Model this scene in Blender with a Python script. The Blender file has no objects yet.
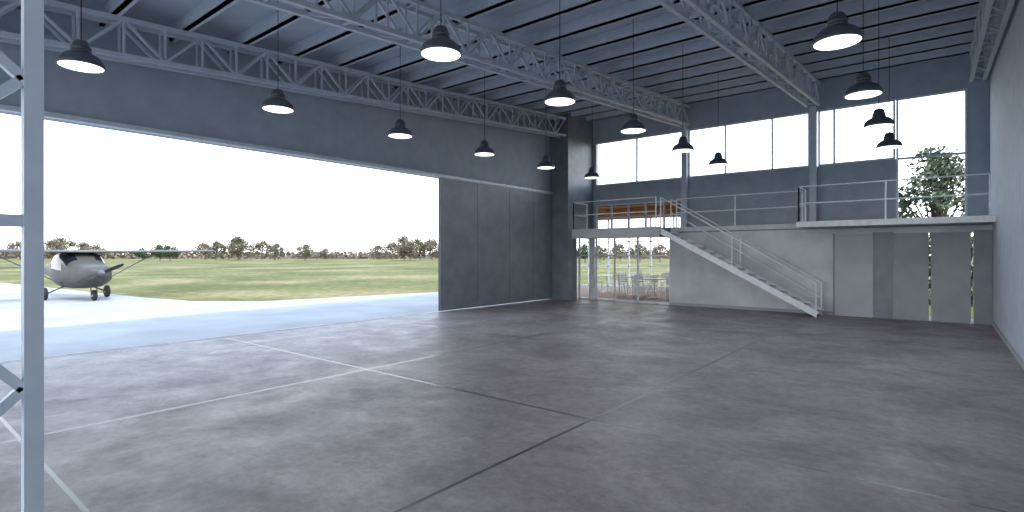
import bpy, math, random
from mathutils import Vector, Matrix
random.seed(7)
S=bpy.context.scene
def lin(c):
    return tuple(((x/255)/12.92 if x/255<=0.04045 else (((x/255)+0.055)/1.055)**2.4) for x in c)+(1,)
# ---------------------------------------------------------------- materials
def mat(name,c1,c2=None,scale=4,rough=0.6,metal=0,bump=0,emit=0,spec=0.5,stretch=None,detail=6,lo=0.35,hi=0.65):
    m=bpy.data.materials.new(name); m.use_nodes=True
    n=m.node_tree.nodes; l=m.node_tree.links; b=n['Principled BSDF']
    b.inputs['Roughness'].default_value=rough; b.inputs['Metallic'].default_value=metal
    b.inputs['Specular IOR Level'].default_value=spec
    tc=n.new('ShaderNodeTexCoord'); mp=n.new('ShaderNodeMapping'); l.new(tc.outputs['Object'],mp.inputs[0])
    if stretch: mp.inputs['Scale'].default_value=stretch
    nz=n.new('ShaderNodeTexNoise'); nz.inputs['Scale'].default_value=scale; nz.inputs['Detail'].default_value=detail
    l.new(mp.outputs[0],nz.inputs['Vector'])
    r=n.new('ShaderNodeValToRGB'); r.color_ramp.elements[0].position=lo; r.color_ramp.elements[1].position=hi
    r.color_ramp.elements[0].color=lin(c1); r.color_ramp.elements[1].color=lin(c2 or [min(255,x*1.07) for x in c1])
    l.new(nz.outputs['Fac'],r.inputs[0]); l.new(r.outputs[0],b.inputs['Base Color'])
    if bump:
        bp=n.new('ShaderNodeBump'); bp.inputs['Strength'].default_value=bump; bp.inputs['Distance'].default_value=0.02
        l.new(nz.outputs['Fac'],bp.inputs['Height']); l.new(bp.outputs[0],b.inputs['Normal'])
    if emit:
        b.inputs['Emission Color'].default_value=lin(c1); b.inputs['Emission Strength'].default_value=emit
    return m
M={}
M['wall']=mat('painted_wall',(166,176,187),(178,187,197),3,0.75,bump=.05)
M['wall_low']=mat('plaster_wall',(188,190,194),(210,211,213),1.6,0.8,bump=.05)
M['panel']=mat('door_sheet_metal',(120,126,132),(134,140,146),2.5,0.42,0.1)
M['seam']=mat('seam_dark',(48,52,57),None,5,0.6)
M['steel']=mat('painted_steel',(198,206,215),(207,215,223),6,0.5,0.0)
M['purlin']=mat('purlin_steel',(194,203,213),(204,212,221),6,0.5,0.0)
M['roof']=mat('roof_sheet',(182,192,203),(192,202,212),2,0.7,bump=.03)
M['rail']=mat('rail_paint',(218,222,226),None,8,0.4,0.0)
M['stair']=mat('stair_steel',(120,126,133),None,8,0.5,0.1)
M['frame']=mat('window_frame_alu',(200,208,215),None,8,0.4,0.1)
M['lamp']=mat('lamp_enamel',(80,88,96),(94,102,110),8,0.35,0.1)
M['lampin']=mat('lamp_diffuser',(255,253,248),(255,253,248),1,0.5,emit=2.2)
M['cable']=mat('cable_black',(40,44,48),None,8,0.6)
M['door']=mat('door_paint',(176,178,180),(184,186,188),2,0.6)
M['doord']=mat('door_paint_dark',(150,154,158),(160,164,168),2,0.6)
M['timber']=mat('timber_soffit',(150,96,54),(186,128,76),3,0.5,stretch=(1,12,1))
M['tile']=mat('terracotta_tile',(112,84,62),(132,104,78),2,0.6,spec=.2)
M['white']=mat('white_paint',(200,202,204),None,5,0.4)
M['grey']=mat('grey_paint',(80,82,84),None,5,0.5)
M['plane']=mat('aircraft_skin',(72,69,64),(79,76,71),3,0.5,0.0,spec=.3)
M['dark']=mat('rubber_black',(24,25,27),None,5,0.7)
M['glassd']=mat('tinted_canopy',(22,27,32),(30,35,40),2,0.15)
M['apron']=mat('apron_concrete',(140,141,142),(160,160,160),0.5,0.85)
M['bark']=mat('tree_bark',(70,60,50),(90,78,64),8,0.9)
M['leafA']=mat('leaf_olive',(84,82,62),(108,104,80),1.2,0.8)
M['leafB']=mat('leaf_brown',(100,90,74),(120,108,90),1.2,0.8)
M['leafC']=mat('leaf_green',(52,66,40),(76,90,54),1.5,0.8)
M['leafD']=mat('leaf_dark',(56,68,50),(96,106,80),3,0.7)

def grass_mat():
    m=bpy.data.materials.new('grass_field'); m.use_nodes=True
    n=m.node_tree.nodes; l=m.node_tree.links; b=n['Principled BSDF']; b.inputs['Roughness'].default_value=0.95
    b.inputs['Specular IOR Level'].default_value=0.1
    tc=n.new('ShaderNodeTexCoord')
    def nz(s,d=5):
        x=n.new('ShaderNodeTexNoise'); x.inputs['Scale'].default_value=s; x.inputs['Detail'].default_value=d
        l.new(tc.outputs['Object'],x.inputs['Vector']); return x
    a=nz(0.13,9); r=n.new('ShaderNodeValToRGB'); e=r.color_ramp.elements
    e[0].position=.38; e[0].color=lin((86,90,52)); e[1].position=.62; e[1].color=lin((136,126,92))
    x=e.new(.5); x.color=lin((106,106,66))
    l.new(a.outputs['Fac'],r.inputs[0])
    f=nz(2.2,8); r2=n.new('ShaderNodeValToRGB'); r2.color_ramp.elements[0].position=.35; r2.color_ramp.elements[1].position=.7
    r2.color_ramp.elements[0].color=(.5,.53,.46,1); r2.color_ramp.elements[1].color=(1.2,1.15,1.05,1)
    l.new(f.outputs['Fac'],r2.inputs[0])
    mx=n.new('ShaderNodeMix'); mx.data_type='RGBA'; mx.blend_type='MULTIPLY'; mx.inputs[0].default_value=.8
    l.new(r.outputs[0],mx.inputs[6]); l.new(r2.outputs[0],mx.inputs[7]); l.new(mx.outputs[2],b.inputs['Base Color'])
    return m
M['grass']=grass_mat()

def floor_mat():
    m=bpy.data.materials.new('polished_concrete_floor'); m.use_nodes=True
    n=m.node_tree.nodes; l=m.node_tree.links; b=n['Principled BSDF']
    geo=n.new('ShaderNodeNewGeometry'); sep=n.new('ShaderNodeSeparateXYZ'); l.new(geo.outputs['Position'],sep.inputs[0])
    def math_(op,a,bv=None,c=None):
        x=n.new('ShaderNodeMath'); x.operation=op
        for i,v in enumerate((a,bv,c)):
            if v is None: continue
            if isinstance(v,(int,float)): x.inputs[i].default_value=v
            else: l.new(v,x.inputs[i])
        return x.outputs[0]
    def grid(o,off,w):
        t=math_('FLOORED_MODULO',math_('ADD',math_('SUBTRACT',o,off),1.9),3.8)
        return math_('LESS_THAN',math_('ABSOLUTE',math_('SUBTRACT',t,1.9)),w)
    j=math_('MAXIMUM',grid(sep.outputs['X'],-2.8,.017),grid(sep.outputs['Y'],4.78,.017))
    def nz(s,d,dist=0,rough=.6):
        x=n.new('ShaderNodeTexNoise'); x.inputs['Scale'].default_value=s; x.inputs['Detail'].default_value=d
        x.inputs['Distortion'].default_value=dist; x.inputs['Roughness'].default_value=rough
        l.new(geo.outputs['Position'],x.inputs['Vector']); return x.outputs['Fac']
    def ramp(f,p0,c0,p1,c1):
        r=n.new('ShaderNodeValToRGB'); r.color_ramp.elements[0].position=p0; r.color_ramp.elements[0].color=c0
        r.color_ramp.elements[1].position=p1; r.color_ramp.elements[1].color=c1; l.new(f,r.inputs[0]); return r.outputs[0]
    a=ramp(nz(.7,9,.6,.68),.37,lin((114,105,107)),.65,lin((154,144,144)))
    g=ramp(nz(9,9,.2,.8),.38,(.62,.62,.64,1),.62,(1.16,1.16,1.14,1))
    mx=n.new('ShaderNodeMix'); mx.data_type='RGBA'; mx.blend_type='MULTIPLY'; mx.inputs[0].default_value=.72
    l.new(a,mx.inputs[6]); l.new(g,mx.inputs[7])
    mj=n.new('ShaderNodeMix'); mj.data_type='RGBA'; l.new(j,mj.inputs[0]); l.new(mx.outputs[2],mj.inputs[6]); mj.inputs[7].default_value=lin((30,28,30))
    l.new(mj.outputs[2],b.inputs['Base Color'])
    rr=ramp(nz(1.6,8,.4,.7),.35,(.44,.44,.44,1),.65,(.64,.64,.64,1))
    mr=n.new('ShaderNodeMix'); mr.data_type='RGBA'; l.new(j,mr.inputs[0]); l.new(rr,mr.inputs[6]); mr.inputs[7].default_value=(.29,.29,.29,1)
    l.new(mr.outputs[2],b.inputs['Roughness'])
    b.inputs['Specular IOR Level'].default_value=.45
    bp=n.new('ShaderNodeBump'); bp.inputs['Strength'].default_value=.12; bp.inputs['Distance'].default_value=.01
    l.new(nz(14,8,0,.7),bp.inputs['Height']); l.new(bp.outputs[0],b.inputs['Normal'])
    return m
M['floor']=floor_mat()

# ---------------------------------------------------------------- builder
class B:
    def __init__(s): s.v=[]; s.f=[]; s.m=[]; s.sm=[]; s.mats=[]
    def mi(s,k):
        if k not in s.mats: s.mats.append(k)
        return s.mats.index(k)
    def add(s,vs,fs,k,smooth=False):
        o=len(s.v); s.v+= [tuple(v) for v in vs]; i=s.mi(k)
        for f in fs: s.f.append([o+x for x in f]); s.m.append(i); s.sm.append(smooth)
    def box(s,a,b,k):
        x0,y0,z0=[min(p,q) for p,q in zip(a,b)]; x1,y1,z1=[max(p,q) for p,q in zip(a,b)]
        s.add([(x0,y0,z0),(x1,y0,z0),(x1,y1,z0),(x0,y1,z0),(x0,y0,z1),(x1,y0,z1),(x1,y1,z1),(x0,y1,z1)],
              [(0,3,2,1),(4,5,6,7),(0,1,5,4),(1,2,6,5),(2,3,7,6),(3,0,4,7)],k)
    def beam(s,p,q,w,h,k,up=(0,0,1)):
        p=Vector(p);q=Vector(q);d=(q-p).normalized();u=Vector(up)
        if abs(d.dot(u))>.98: u=Vector((0,1,0))
        r=d.cross(u).normalized();u=r.cross(d).normalized()
        vs=[]
        for c in (p,q):
            for a,b in ((-1,-1),(1,-1),(1,1),(-1,1)): vs.append(c+r*a*w/2+u*b*h/2)
        s.add(vs,[(0,1,2,3),(7,6,5,4),(0,4,5,1),(1,5,6,2),(2,6,7,3),(3,7,4,0)],k)
    def cyl(s,p,q,r0,k,r1=None,n=10):
        r1=r0 if r1 is None else r1
        p=Vector(p);q=Vector(q);d=(q-p).normalized();u=Vector((0,0,1)) if abs(d.z)<.95 else Vector((1,0,0))
        a=d.cross(u).normalized();b=d.cross(a).normalized();vs=[]
        for c,r in ((p,r0),(q,r1)):
            for i in range(n):
                t=2*math.pi*i/n; vs.append(c+a*math.cos(t)*r+b*math.sin(t)*r)
        s.add(vs,[(i,(i+1)%n,n+(i+1)%n,n+i) for i in range(n)],k,True)
        s.add(vs,[tuple(range(n))[::-1],tuple(range(n,2*n))],k)
    def lathe(s,c,prof,k,n=28,axis=None,smooth=True):
        c=Vector(c);vs=[]
        ax=Vector(axis) if axis else Vector((0,0,1))
        rot=Vector((0,0,1)).rotation_difference(ax).to_matrix()
        for r,z in prof:
            for i in range(n):
                t=2*math.pi*i/n; vs.append(c+rot@Vector((r*math.cos(t),r*math.sin(t),z)))
        fs=[]
        for j in range(len(prof)-1):
            for i in range(n): fs.append((j*n+i,j*n+(i+1)%n,(j+1)*n+(i+1)%n,(j+1)*n+i))
        s.add(vs,fs,k,smooth)
    def disc(s,c,r,k,n=28):
        s.add([(c[0]+r*math.cos(2*math.pi*i/n),c[1]+r*math.sin(2*math.pi*i/n),c[2]) for i in range(n)],[tuple(range(n))[::-1]],k)
    def make(s,name,loc=(0,0,0),rotz=0,parent=None,shared=None):
        me=bpy.data.meshes.new(name); me.from_pydata(s.v,[],s.f)
        for k in s.mats: me.materials.append(M[k])
        me.polygons.foreach_set('material_index',s.m); me.polygons.foreach_set('use_smooth',s.sm); me.update()
        return inst(name,me,loc,rotz,parent)
def inst(name,me,loc=(0,0,0),rotz=0,parent=None,sc=1):
    o=bpy.data.objects.new(name,me); S.collection.objects.link(o); o.location=loc; o.rotation_euler[2]=rotz
    o.scale=(sc,sc,sc) if not isinstance(sc,tuple) else sc
    if parent: o.parent=parent
    return o
def empty(name,loc=(0,0,0),rotz=0):
    o=bpy.data.objects.new(name,None); S.collection.objects.link(o); o.location=loc; o.rotation_euler[2]=rotz; return o

# ---------------------------------------------------------------- key dims
XL=-11.53; XR=.95; YB=18.4; YL=17.2; YN=-4.0; ZM=2.58
TX=[-10.95,-6.99,-3.03,.72]
def Zb(y): return 4.85+.0735*y
def Zt(y): return Zb(y)+.62
def Zc(y): return Zb(y)+.93

# floor & ground
b=B(); b.box((XL-.15,YN,-.12),(XR+.15,YB,0),'floor'); b.make('floor')
b=B(); b.add([(-700,-300,-.06),(300,-300,-.06),(300,700,-.06),(-700,700,-.06)],[(0,1,2,3)],'grass'); b.make('grass_field_ground')
b=B()
pts=[(XL-.15,-9),(XL-.15,18.3),(-17.6,18.3),(-18.6,13.0),(-19.4,9.5),(-21.5,7.9),(-25,7.3),(-60,4.5),(-120,-1),(-120,-22),(-40,-12)]
vs=[(x,y,-.03) for x,y in pts]; b.add(vs,[tuple(range(len(vs)))[::-1]],'apron'); 
b.add([(-40,-30,-.03),(20,-30,-.03),(20,YN-.01,-.03),(XL-.15,YN-.01,-.03),(XL-.15,-9,-.03),(-40,-12,-.03)],[(0,1,2,3,4,5)],'apron')  # unseen pavement behind the camera, added to bounce sun onto the ceiling
b.make('apron_pavement')

# walls
def slope_wall_x(b,x0,x1,y0,y1,zb,k):
    vs=[(x,y,z) for x in (x0,x1) for (y,z) in ((y0,zb),(y1,zb),(y1,Zc(y1)),(y0,Zc(y0)))]
    b.add(vs,[(0,1,2,3),(7,6,5,4),(0,4,5,1),(1,5,6,2),(2,6,7,3),(3,7,4,0)],k)
b=B(); slope_wall_x(b,XL-.2,XL,YN,YB,3.95,'wall'); b.box((XL-.2,YN,0),(XL,-2.2,3.95),'wall'); b.box((XL-.2,16.5,0),(XL,YB,3.95),'wall'); b.make('wall_left')
b=B(); slope_wall_x(b,XR,XR+.2,YN,YB+.2,0,'wall'); b.make('wall_right')
# back upper wall pieces
ZW0,ZW1=4.36,6.05
b=B()
b.box((XL-.2,YB,ZW1),(XR,YB+.2,Zc(YB)+.02),'wall')
b.box((-7.1,YB,ZM-.2),(-1.0,YB+.2,ZW0),'wall')
b.box((XL-.2,YB,3.62),(-7.1,YB+.2,ZW0),'wall')
b.box((XL-.2,YB,ZM-.2),(-10.6,YB+.2,3.62),'wall')
b.box((XL-.2,YB,ZW0),(-10.6,YB+.2,ZW1),'wall')
b.box((.52,YB,ZM-.2),(XR,YB+.2,ZW1),'wall')
b.make('wall_back')
# lower service wall with glazed slots
b=B()
zt=ZM-.18
b.box((-7.08,YL,0),(-.265,YL+.15,zt),'wall_low')
b.box((-.215,YL,0),(.55,YL+.15,zt),'wall_low')
b.box((.60,YL,0),(XR,YL+.15,zt),'wall_low')
b.box((-.265,YL,2.24),(-.215,YL+.15,zt),'wall_low')
b.box((.55,YL,2.24),(.60,YL+.15,zt),'wall_low')
b.make('wall_service_block')
b=B(); b.box((-2.32,YL-.04,0.0),(-1.44,YL-.005,2.24),'door'); b.make('door_1')
b=B(); b.box((-1.0,YL-.04,0.0),(-.27,YL-.005,2.24),'doord'); b.make('door_2')
b=B(); b.box((-.21,YL-.04,0.0),(.545,YL-.005,2.24),'doord'); b.make('door_3')
b=B()
for x in (-2.36,-1.44,-1.04): b.box((x,YL-.05,0),(x+.04,YL-.003,2.28),'panel')
b.box((-1.40,YL-.03,0),(-1.04,YL-.003,2.28),'panel')
b.box((.61,YL-.03,0),(.94,YL-.003,2.28),'panel')
b.make('trim_1')
# near wall (behind camera) : open end with posts
b=B()
b.box((XL,YN-.2,4.6),(XR,YN,Zc(YN)),'wall')
for x in (XL,-7.2,-3.2,.75): b.box((x,YN-.2,0),(x+.2,YN,4.6),'wall')
b.make('wall_front')
# baseboards
b=B(); b.box((XR-.02,-3,0),(XR,YL-.05,.10),'doord'); b.make('baseboard_right')
b=B(); b.box((-7.08,YL-.02,0),(-2.36,YL,.09),'doord'); b.make('baseboard_back')

# pier back-left
b=B(); 
vs=[(x,y,z) for x in (-11.5,-10.72) for (y,z) in ((16.6,0),(YL,0),(YL,Zc(YL)-.05),(16.6,Zc(16.6)-.05))]
b.add(vs,[(0,1,2,3),(7,6,5,4),(0,4,5,1),(1,5,6,2),(2,6,7,3),(3,7,4,0)],'panel')
vs=[(x,y,z) for x in (-11.5,-10.72) for (y,z) in ((YL,ZM),(YB,ZM),(YB,Zc(YB)-.05),(YL,Zc(YL)-.05))]
b.add(vs,[(0,1,2,3),(7,6,5,4),(0,4,5,1),(1,5,6,2),(2,6,7,3),(3,7,4,0)],'panel')
b.make('pier_wall')

# roof
b=B()
vs=[(x,y,Zc(y)+t) for t in (0,.1) for x,y in ((XL-.2,YN-.3),(XR+.2,YN-.3),(XR+.2,YB+.4),(XL-.2,YB+.4))]
b.add(vs,[(0,1,2,3),(7,6,5,4),(0,4,5,1),(1,5,6,2),(2,6,7,3),(3,7,4,0)],'roof')
b.make('ceiling')
b=B(); y=YN+.3
while y<YB-.1:
    z=Zt(y)+.04
    b.box((XL,y-.035,z),(XR,y+.035,z+.275),'purlin')
    b.box((XL,y-.035,z),(XR,y+.09,z+.025),'purlin')
    y+=1.08
b.make('roof_purlins')

# trusses (box trusses)
def truss(x,y0,y1,w=.3):
    b=B(); c=.075
    n=round((y1-y0)/.62); ys=[y0+(y1-y0)*i/n for i in range(n+1)]
    for sx in (-w/2,w/2):
        X=x+sx
        b.beam((X,y0,Zb(y0)),(X,y1,Zb(y1)),c,c,'steel'); b.beam((X,y0,Zt(y0)),(X,y1,Zt(y1)),c,c,'steel')
        for i in range(n):
            a,d=ys[i],ys[i+1]
            if i%2==0: b.beam((X,a,Zb(a)),(X,d,Zt(d)),.04,.04,'steel')
            else: b.beam((X,a,Zt(a)),(X,d,Zb(d)),.04,.04,'steel')
            b.beam((X,a,Zb(a)),(X,a,Zt(a)),.035,.035,'steel')
    for i in range(n):
        a,d=ys[i],ys[i+1]
        b.beam((x-w/2,a,Zb(a)),(x+w/2,d if i%2 else a,Zb(d if i%2 else a)),.03,.03,'steel')
        b.beam((x-w/2,a,Zt(a)),(x+w/2,a,Zt(a)),.03,.03,'steel')
    b.make('roof_truss')
truss(TX[0],YN+.1,16.55,.26)
truss(TX[1],YN+.1,YB-.12)
truss(TX[2],YN+.1,YB-.12)
truss(TX[3],YN+.1,YB-.12,.26)

# columns on back wall under trusses
for x in TX[1:3]:
    b=B(); b.box((x-.09,YB-.2,ZM),(x+.09,YB-.02,Zb(YB)-.05),'steel'); b.box((x-.14,YB-.22,ZM),(x+.14,YB-.01,ZM+.02),'steel'); b.make('steel_column')

# lattice column, foreground
b=B()
cx=-3.03; ya,yb=.49,-.13; zt_=Zb(0)-.05
for y in (ya,yb):
    b.box((cx-.032,y-.032,0.02),(cx+.032,y+.032,zt_),'steel')
nodes=[.04,.55,1.13,1.83,2.44,3.0,3.56,4.14,4.72]
for i in range(len(nodes)-1):
    z0,z1=nodes[i],nodes[i+1]
    a,c=(ya-.03,yb) if i%2==0 else (yb,ya-.03)
    b.beam((cx,a,z0),(cx,c,z1),.04,.04,'steel',up=(1,0,0))
b.beam((cx,ya-.03,1.84),(cx,yb,1.84),.05,.05,'steel')
b.box((cx-.16,yb-.15,0),(cx+.16,ya+.15,.02),'steel')
b.make('lattice_column')

# windows
def window(name,x0,x1,z0,z1,mull,tr=()):
    b=B(); y0,y1=YB-.03,YB+.06; t=.05
    b.box((x0,y0,z0),(x1,y1,z0+t),'frame'); b.box((x0,y0,z1-t),(x1,y1,z1),'frame')
    b.box((x0,y0,z0+t),(x0+t,y1,z1-t),'frame'); b.box((x1-t,y0,z0+t),(x1,y1,z1-t),'frame')
    for m in mull: b.box((m-.025,y0,z0+t),(m+.025,y1,z1-t),'frame')
    for z in tr: b.box((x0+t,y0,z-.025),(x1-t,y1,z+.025),'frame')
    b.make(name)
window('window_1',-10.6,-7.1,ZW0,ZW1,[-8.85])
window('window_2',-6.9,-3.14,ZW0,ZW1,[-5.65,-4.2])
window('window_3',-2.92,-1.02,ZW0,ZW1,[-2.5])
window('window_4',-1.0,.52,ZM+.02,ZW1,[],[4.36])
window('window_5',-10.6,-7.12,ZM+.02,3.62,[-9.9,-9.2,-8.5,-7.8],[3.1])

# sliding hangar doors + track
b=B()
seams=[10.83,12.45,14.05,15.4,16.6]
for i in range(4):
    b.box((XL+.02,seams[i]+.006,.03),(XL+.10,seams[i+1]-.006,3.93),'panel')
b.box((XL+.03,seams[0],.04),(XL+.08,16.6,3.9),'seam')
b.make('sliding_hangar_door')
b=B(); b.box((XL+.01,YN+.1,3.95),(XL+.14,16.6,4.03),'frame'); b.make('trim_door_track')
b=B(); b.box((XL+.0,-2.2,0),(XL+.02,16.6,.006),'steel');b.box((XL+.12,-2.2,0),(XL+.135,16.6,.006),'steel'); b.make('trim_floor_track')

# mezzanine
b=B(); b.box((-10.7,YL+.0,ZM-.18),(XR,YB,ZM),'stair'); b.box((-7.08,YL-.03,ZM-.14),(-3.1,YL,ZM+.0),'wall_low')
b.make('mezzanine_floor')
b=B(); b.box((-3.1,16.25,ZM-.14),(XR,YL,ZM-.01),'wall_low'); b.box((-3.1,16.23,ZM-.15),(XR,16.25,ZM+.0),'rail'); b.make('walkway_slab')
b=B(); b.box((-10.3,16.2,ZM-.32),(-7.0,YL,ZM-.02),'stair'); b.box((-10.3,16.18,ZM-.33),(-7.0,16.2,ZM-.0),'door'); b.make('stair_landing_slab')

def railing(name,path,posts_gap=1.9,h=.95,r=.018,mid=True):
    b=B()
    for p,q in zip(path[:-1],path[1:]):
        p=Vector(p);q=Vector(q); L=(q-p).length; n=max(1,round(L/posts_gap))
        for i in range(n+1):
            c=p.lerp(q,i/n); b.beam(c,c+Vector((0,0,h)),.034,.034,'rail')
        for hh in ((h,h*.52) if mid else (h,)): b.cyl(p+Vector((0,0,hh)),q+Vector((0,0,hh)),r,'rail',n=8)
    return b.make(name)
railing('walkway_railing',[(-3.05,YL,ZM),(-3.05,16.28,ZM),(.85,16.28,ZM)])
railing('mezzanine_railing',[(-6.9,YL+.12,ZM),(-3.15,YL+.12,ZM)])
railing('landing_railing',[(-10.25,YL-.05,ZM),(-10.25,16.23,ZM),(-7.15,16.23,ZM)],3.0,.95,.014)

# staircase
b=B()
xt,xb=-7.0,-2.6; n=15; 
for y in (16.25,17.08):
    b.beam((xt-.05,y,ZM-.12),(xb,y,.08),.04,.17,'rail')
for i in range(n):
    x=xt+(xb-xt)*(i+.5)/n; z=ZM-.02-(ZM)*((i+1)/(n+1))
    b.box((x-.14,16.27,z-.035),(x+.14,17.06,z),'stair')
    b.box((x+.125,16.27,z-.04),(x+.142,17.06,z+.002),'rail')
for y in (17.08,16.25):
    for f in (0,.5,1.0):
        x=xt+(xb-xt)*f; z=(ZM-.1)*(1-f)
        if f==1: x-=.03; z=0.0
        b.beam((x,y,z),(x,y,(ZM+.93)*(1-f)+.9*f),.032,.032,'rail')
    for hh in ((.93,.5) if y>17 else (.93,)):
        b.cyl((xt,y,ZM+hh),(xb-.03,y,hh-.03),.018,'rail',n=8)
b.make('metal_staircase')

# glazed partition under landing
b=B()
for x in (-10.68,-9.95,-9.2,-8.3,-7.12): b.box((x,YL+.05,0),(x+.05,YL+.11,2.38),'frame')
for z in (0,1.62,2.33): b.box((-10.68,YL+.05,z),(-7.1,YL+.11,z+.05),'frame')
b.make('window_6')
b=B(); b.cyl((-10.35,YL+.5,0),(-10.35,YL+.5,2.4),.11,'white',n=20); b.lathe((-10.35,YL+.5,0),[(.15,0),(.15,.05),(.11,.08)],'white'); b.make('round_column')

# annex lounge
b=B(); b.box((-16,YB+.05,-.12),(-6.6,25,-.002),'tile'); b.make('floor_lounge')
b=B(); b.box((-16,YB+.22,3.55),(-6.6,25.2,3.75),'timber')
for y in (19.6,21.4,23.2): b.box((-16,y,3.40),(-6.6,y+.12,3.55),'timber')
for x in (-14.5,-12.5,-10.5,-8.5):
    for y in (20.5,22.3): b.disc((x,y,3.545),.09,'lampin',14)
b.make('ceiling_lounge')
b=B(); b.box((-6.8,YB+.22,0),(-6.6,25,3.55),'wall_low'); b.make('wall_lounge')
b=B()
x=-16
while x<-6.7: b.box((x,24.9,0),(x+.06,25,3.55),'frame'); x+=1.18
for z in (0.0,1.05,2.3,3.48): b.box((-16,24.9,z),(-6.8,25,z+.06),'frame')
b.make('window_7')

def chair_mesh():
    b=B()
    for sx in (-.2,.2):
        b.cyl((sx,-.2,0),(sx*.9,-.17,.45),.014,'white',n=6); b.cyl((sx,.22,0),(sx*.9,.19,.45),.014,'white',n=6)
        b.cyl((sx*.9,.19,.45),(sx*.95,.26,.85),.014,'white',n=6)
    b.box((-.21,-.21,.44),(.21,.2,.465),'white')
    for z in (.6,.68,.76,.84): b.box((-.2,.2+(z-.45)*.17,z-.025),(.2,.22+(z-.45)*.17,z+.025),'white')
    return b
def table_mesh():
    b=B(); b.lathe((0,0,.72),[(0.001,0),(.4,0),(.42,.015),(.4,.03),(0.001,.03)],'white')
    b.cyl((0,0,.03),(0,0,.72),.03,'white',n=10); b.lathe((0,0,0),[(.24,0),(.24,.02),(.05,.05)],'white'); return b
ch=None;tb=None
for tx,ty in ((-9.9,20.4),(-11.7,21.3),(-8.7,19.6),(-10.3,22.9)):
    if tb is None: tb=table_mesh().make('cafe_table',(tx,ty,0)).data
    else: inst('cafe_table',tb,(tx,ty,0))
    for k in range(4):
        a=k*math.pi/2+.4+tx
        p=(tx+.68*math.cos(a),ty+.68*math.sin(a),0); rz=a-math.pi/2
        if ch is None: ch=chair_mesh().make('dining_chair',p,rz).data
        else: inst('dining_chair',ch,p,rz)

# pendant lamps
def lamp_mesh(cl):
    b=B()
    b.lathe((0,0,0),[(.235,.0),(.247,.0),(.249,.03),(.24,.06),(.222,.095),(.19,.13),(.15,.155),(.112,.17),(.108,.175)],'lamp',36)
    b.lathe((0,0,0),[(.105,.172),(.112,.18),(.112,.20),(.1,.205),(.1,.22),(.108,.225),(.108,.245),(.095,.25),(.085,.30),(.06,.33),(.02,.335),(.001,.36)],'lamp',24)
    b.lathe((0,0,0),[(.235,.0),(.22,.02),(.001,.022)],'lampin',36)
    b.cyl((0,0,.33),(0,0,cl),.006,'cable',n=6)
    return b
h=2.40; zl=1.7+h
ld=bpy.data.lights.new('pendant_bulb','AREA'); ld.shape='DISK'; ld.size=.36; ld.energy=9.5; ld.color=(.92,.96,1)
for Y in (.775,1.86,2.93,4.0,5.07,6.12):
    for X in (-.386,-1.957,-3.58):
        y=Y*h; x=X*h
        o=lamp_mesh(Zc(y)-zl).make('pendant_lamp',(x,y,zl))
        lo=bpy.data.objects.new('bulb',ld); S.collection.objects.link(lo); lo.parent=o; lo.location=(0,0,-.01)

# ---------------------------------------------------------------- aircraft
ac=empty('light_aircraft',(-25.9,5.55,-.03),math.radians(5))
b=B()
secs=[
(2.05,.10,.93,1.13),(1.98,.30,.78,1.24),(1.8,.38,.66,1.30),(1.3,.46,.52,1.36),(.95,.52,.46,1.42),(.75,.55,.44,1.52),(.35,.57,.42,1.80),(-.3,.57,.42,1.84),(-.9,.52,.46,1.80),(-1.5,.40,.58,1.60),(-2.6,.24,.78,1.38),(-4.0,.12,.96,1.24),(-4.7,.05,1.04,1.18)]
n=24; vs=[]
for x,w,z0,z1 in secs:
    for i in range(n):
        t=2*math.pi*i/n; c,s_=math.cos(t),math.sin(t); e=.62
        vs.append((x,1.18*w*math.copysign(abs(c)**e,c),(z0+z1)/2+(z1-z0)/2*math.copysign(abs(s_)**e,s_)))
skin=[];glass=[]
for j in range(len(secs)-1):
    for i in range(n):
        f=(j*n+i,(j+1)*n+i,(j+1)*n+(i+1)%n,j*n+(i+1)%n)
        if j in (5,) and 1<=i<=10 and i not in (5,6): glass.append(f)
        elif j in (6,7) and (i in (0,1,2) or i in (9,10,11)): glass.append(f)
        else: skin.append(f)
b.add(vs,skin,'plane',True); b.add(vs,glass,'glassd',True)
b.add(vs,[tuple(range(n)),tuple(range((len(secs)-1)*n,len(secs)*n))[::-1]],'plane')
for sy in (-.2,.2): b.lathe((1.96,sy,.98),[(.001,.03),(.07,.03),(.09,0)],'dark',14,axis=(1,0,0))
b.make('fuselage',parent=ac)
b=B() # wing
prof=[(.65,0),(.55,.05),(.25,.08),(-.2,.07),(-.75,.0),(-.2,-.02),(.4,-.03)]
st=[(-4.9,.72,.06),(-4.7,.82,.05),(-2.5,1,.02),(0,1,0),(2.5,1,.02),(4.7,.82,.05),(4.9,.72,.06)]
vs=[];m_=len(prof)
for y,sc,dz in st:
    for px,pz in prof: vs.append((px*sc+.05,y,1.80+dz+pz*sc))
b.add(vs,[(j*m_+i,j*m_+(i+1)%m_,(j+1)*m_+(i+1)%m_,(j+1)*m_+i) for j in range(len(st)-1) for i in range(m_)]+[tuple(range(m_)),tuple(range((len(st)-1)*m_,len(st)*m_))],'plane')
for sy in (-1,1):
    b.beam((.15,sy*.5,.55),(.2,sy*2.6,1.80),.08,.03,'grey'); 
b.make('wing',parent=ac)
b=B() # tail
b.add([(-4.1,-.02,1.2),(-4.75,-.02,1.15),(-4.9,-.02,2.1),(-4.55,-.02,2.1),(-4.1,.02,1.2),(-4.75,.02,1.15),(-4.9,.02,2.1),(-4.55,.02,2.1)],[(0,1,2,3),(7,6,5,4),(0,4,5,1),(1,5,6,2),(2,6,7,3),(3,7,4,0)],'plane')
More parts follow.
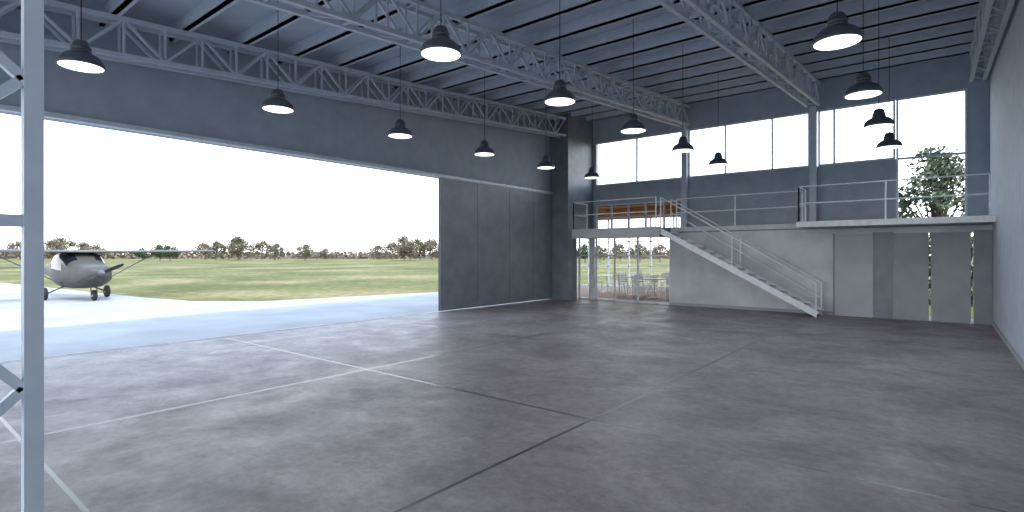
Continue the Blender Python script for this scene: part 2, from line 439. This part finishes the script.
b.box((-4.75,-1.4,1.14),(-4.15,1.4,1.18),'plane'); b.make('tail',parent=ac)
b=B() # gear
def wheel(x,y,r,k='dark'):
    b.lathe((x,y-.06,r),[(.001,0),(r*.55,0),(r*.6,.0),(r*.9,.005),(r,.03),(r,.09),(r*.9,.115),(r*.6,.12),(.001,.12)],k,20,axis=(0,1,0))
    b.cyl((x,y-.07,r),(x,y+.07,r),.05,'white',n=12)
wheel(1.45,0,.2); wheel(-.25,-.98,.24); wheel(-.25,.98,.24)
b.beam((1.45,-.09,.2),(1.4,-.09,.62),.03,.03,'grey'); b.beam((1.45,.09,.2),(1.4,.09,.62),.03,.03,'grey')
for sy in (-1,1): b.beam((-.2,sy*.35,.52),(-.25,sy*.93,.24),.10,.04,'plane')
b.make('landing_gear',parent=ac)
b=B() # propeller
b.lathe((2.0,0,1.03),[(.13,0),(.13,.08),(.10,.18),(.05,.26),(.001,.29)],'grey',20,axis=(1,0,0))
for sgn in (-1,1):
    pr=[]; a0=math.radians(24)
    d=Vector((0,math.cos(a0)*sgn,math.sin(a0)*sgn)); t=Vector((0,-math.sin(a0)*sgn,math.cos(a0)*sgn))
    for rr,w,tw in ((.08,.05,.7),(.3,.08,.5),(.55,.07,.3),(.72,.05,.2),(.78,.02,.2)):
        c=Vector((2.08,0,1.03))+d*rr; e=(t*math.cos(tw)+Vector((1,0,0))*math.sin(tw))
        pr+= [c-e*w, c+e*w, c+e*w+Vector((.015,0,0)), c-e*w+Vector((.015,0,0))]
    b.add(pr,[(4*j+i,4*j+(i+1)%4,4*j+4+(i+1)%4,4*j+4+i) for j in range(4) for i in range(4)]+[(16,17,18,19)],'dark')
b.make('propeller',parent=ac)

# ---------------------------------------------------------------- trees
def tree_mesh(name,seed,H,W,leaf,nb=16,nl=70,ls=.35,crown0=.3,spread=.5):
    rnd=random.Random(seed); b=B()
    b.cyl((0,0,-.1),(.05*H*.2,0,H*.55),H*.022,'bark',H*.012,8)
    cs=[]
    for i in range(nb):
        a=rnd.uniform(0,6.28); hz=rnd.uniform(crown0,1); rr=W/2*math.sqrt(rnd.random())*math.sin(math.pi*min(1,(hz-crown0)/(1-crown0)*.8+.18))
        c=Vector((rr*math.cos(a),rr*math.sin(a),H*(hz*.88+.02))); cs.append(c)
        st=Vector((0,0,H*rnd.uniform(.2,.5))); b.cyl(st,c,H*.009,'bark',H*.003,5)
    vs=[];fs=[]
    for c in cs:
        R=W*spread*rnd.uniform(.3,.5)
        for k in range(nl):
            v=Vector((rnd.gauss(0,1),rnd.gauss(0,1),rnd.gauss(0,.8))).normalized()*R*rnd.random()**.45
            p=c+v
            if p.z<H*.12: continue
            n1=Vector((rnd.uniform(-1,1),rnd.uniform(-1,1),rnd.uniform(-1,1))).normalized(); u=n1.orthogonal().normalized(); w=n1.cross(u)
            s1=ls*rnd.uniform(.5,1.2); o=len(vs)
            vs+=[p-u*s1,p-w*s1*.5,p+u*s1,p+w*s1*.5]; fs.append((o,o+1,o+2,o+3))
    b.add(vs,fs,leaf)
    me=bpy.data.meshes.new(name); me.from_pydata(b.v,[],b.f)
    for k in b.mats: me.materials.append(M[k])
    me.polygons.foreach_set('material_index',b.m); me.update(); return me
tms=[tree_mesh('treeA',1,6,6.5,'leafA',ls=.3,nl=90),tree_mesh('treeB',2,5.2,7,'leafB',ls=.28,nl=90),tree_mesh('treeC',3,6.5,5.5,'leafA',ls=.3,nl=90),tree_mesh('treeD',4,6,5.5,'leafC',ls=.3,nl=110),tree_mesh('treeE',5,4.5,6,'leafB',ls=.25,nl=90)]
cth,sth=.7786,.6275
def far(px,d):
    a=(px-512)/533.5; return (d*(-sth+cth*a),d*(cth+sth*a),-.06)
rnd=random.Random(11)
for px,d,k,sc in ((-60,150,1,1),(-20,160,0,1),(20,150,1,1),(52,150,1,1.05),(62,158,0,1.05),(82,150,1,.95),(96,160,4,.9),(142,150,3,.6),(160,140,3,.8),(170,132,3,.8),(205,160,1,.9),(216,150,0,.9),(238,150,2,1.0),(240,165,1,1.1),(262,155,1,1.0),(275,150,0,.8),(305,140,0,.78),(325,165,4,.7),
   (378,160,4,.9),(392,150,1,.95),(404,155,2,1.0),(410,150,1,1.05),(420,150,0,1.0),(432,150,1,1.1),(450,150,1,1),(480,150,0,1),(560,120,1,.9),(585,110,3,.9),(600,115,0,.8),(620,130,1,.9),(640,120,0,.9),(660,118,1,.9)):
    inst('tree',tms[k],far(px,d),rnd.uniform(0,6),sc=sc*d/150*1.02)
b=B(); vs=[];fs=[]
for i in range(9000):
    px=rnd.uniform(-150,700); d=rnd.uniform(196,215); x,y,_=far(px,d); z=rnd.random()**1.6*2.4
    u=Vector((rnd.uniform(-1,1),rnd.uniform(-1,1),rnd.uniform(-1,1))).normalized(); w=u.orthogonal().normalized(); s1=.8*rnd.uniform(.5,1.2); p=Vector((x,y,z)); o=len(vs)
    vs+=[p-u*s1,p-w*s1*.6,p+u*s1,p+w*s1*.6]; fs.append((o,o+1,o+2,o+3))
b.add(vs,fs,'leafB'); b.make('hedge_belt')
gt=tree_mesh('gardentree',21,6.1,2.9,'leafD',nb=40,nl=85,ls=.12,crown0=.36,spread=.42)
inst('garden_tree',gt,(-.15,25.5,-.06))
b=B(); vs=[];fs=[]
for i in range(5000):
    p=Vector((rnd.uniform(-4,4),rnd.uniform(23.2,24),rnd.random()*2.3))
    u=Vector((rnd.uniform(-1,1),rnd.uniform(-1,1),rnd.uniform(-1,1))).normalized(); w=u.orthogonal().normalized(); s1=.12*rnd.uniform(.5,1.2); o=len(vs)
    vs+=[p-u*s1,p-w*s1*.6,p+u*s1,p+w*s1*.6]; fs.append((o,o+1,o+2,o+3))
b.add(vs,fs,'leafC'); b.make('garden_hedge')

# ---------------------------------------------------------------- light
w=bpy.data.worlds.new('sky'); S.world=w; w.use_nodes=True
n=w.node_tree.nodes; l=w.node_tree.links; bg=n['Background']
tc=n.new('ShaderNodeTexCoord'); sp=n.new('ShaderNodeSeparateXYZ'); l.new(tc.outputs['Generated'],sp.inputs[0])
r=n.new('ShaderNodeValToRGB'); e=r.color_ramp.elements
e[0].position=0; e[0].color=(1,1,1,1); e[1].position=1; e[1].color=(.46,.65,1,1)
x=e.new(.12); x.color=(.90,.95,1,1); x=e.new(.4); x.color=(.68,.82,1,1)
l.new(sp.outputs['Z'],r.inputs[0]); l.new(r.outputs[0],bg.inputs[0]); bg.inputs[1].default_value=3.6
sd=bpy.data.lights.new('sun','SUN'); sd.energy=4.0; sd.angle=.03; sd.color=(1,.94,.85)
so=bpy.data.objects.new('sun',sd); S.collection.objects.link(so)
so.rotation_euler=Vector((.75,-.18,.95)).to_track_quat('Z','Y').to_euler()
wl=bpy.data.lights.new('lounge_warm_fill','AREA'); wl.shape='RECTANGLE'; wl.size=6; wl.size_y=3; wl.energy=60; wl.color=(1,.80,.55)  # one broad warm lamp added to brighten the timber, besides the ceiling discs
wo=bpy.data.objects.new('lounge_warm_fill',wl); S.collection.objects.link(wo); wo.location=(-11,21.5,3.35)

# camera
cd=bpy.data.cameras.new('camera'); cd.sensor_width=36; cd.lens=533.5/1024*36; cd.shift_y=-2/1024; cd.clip_end=2000; cd.clip_start=.05
co=bpy.data.objects.new('camera',cd); S.collection.objects.link(co); co.location=(0,0,1.7)
th=math.asin(.6275); co.rotation_euler=(math.pi/2,0,th)
S.camera=co
S.view_settings.view_transform='Standard'; S.view_settings.look='None'; S.view_settings.exposure=0
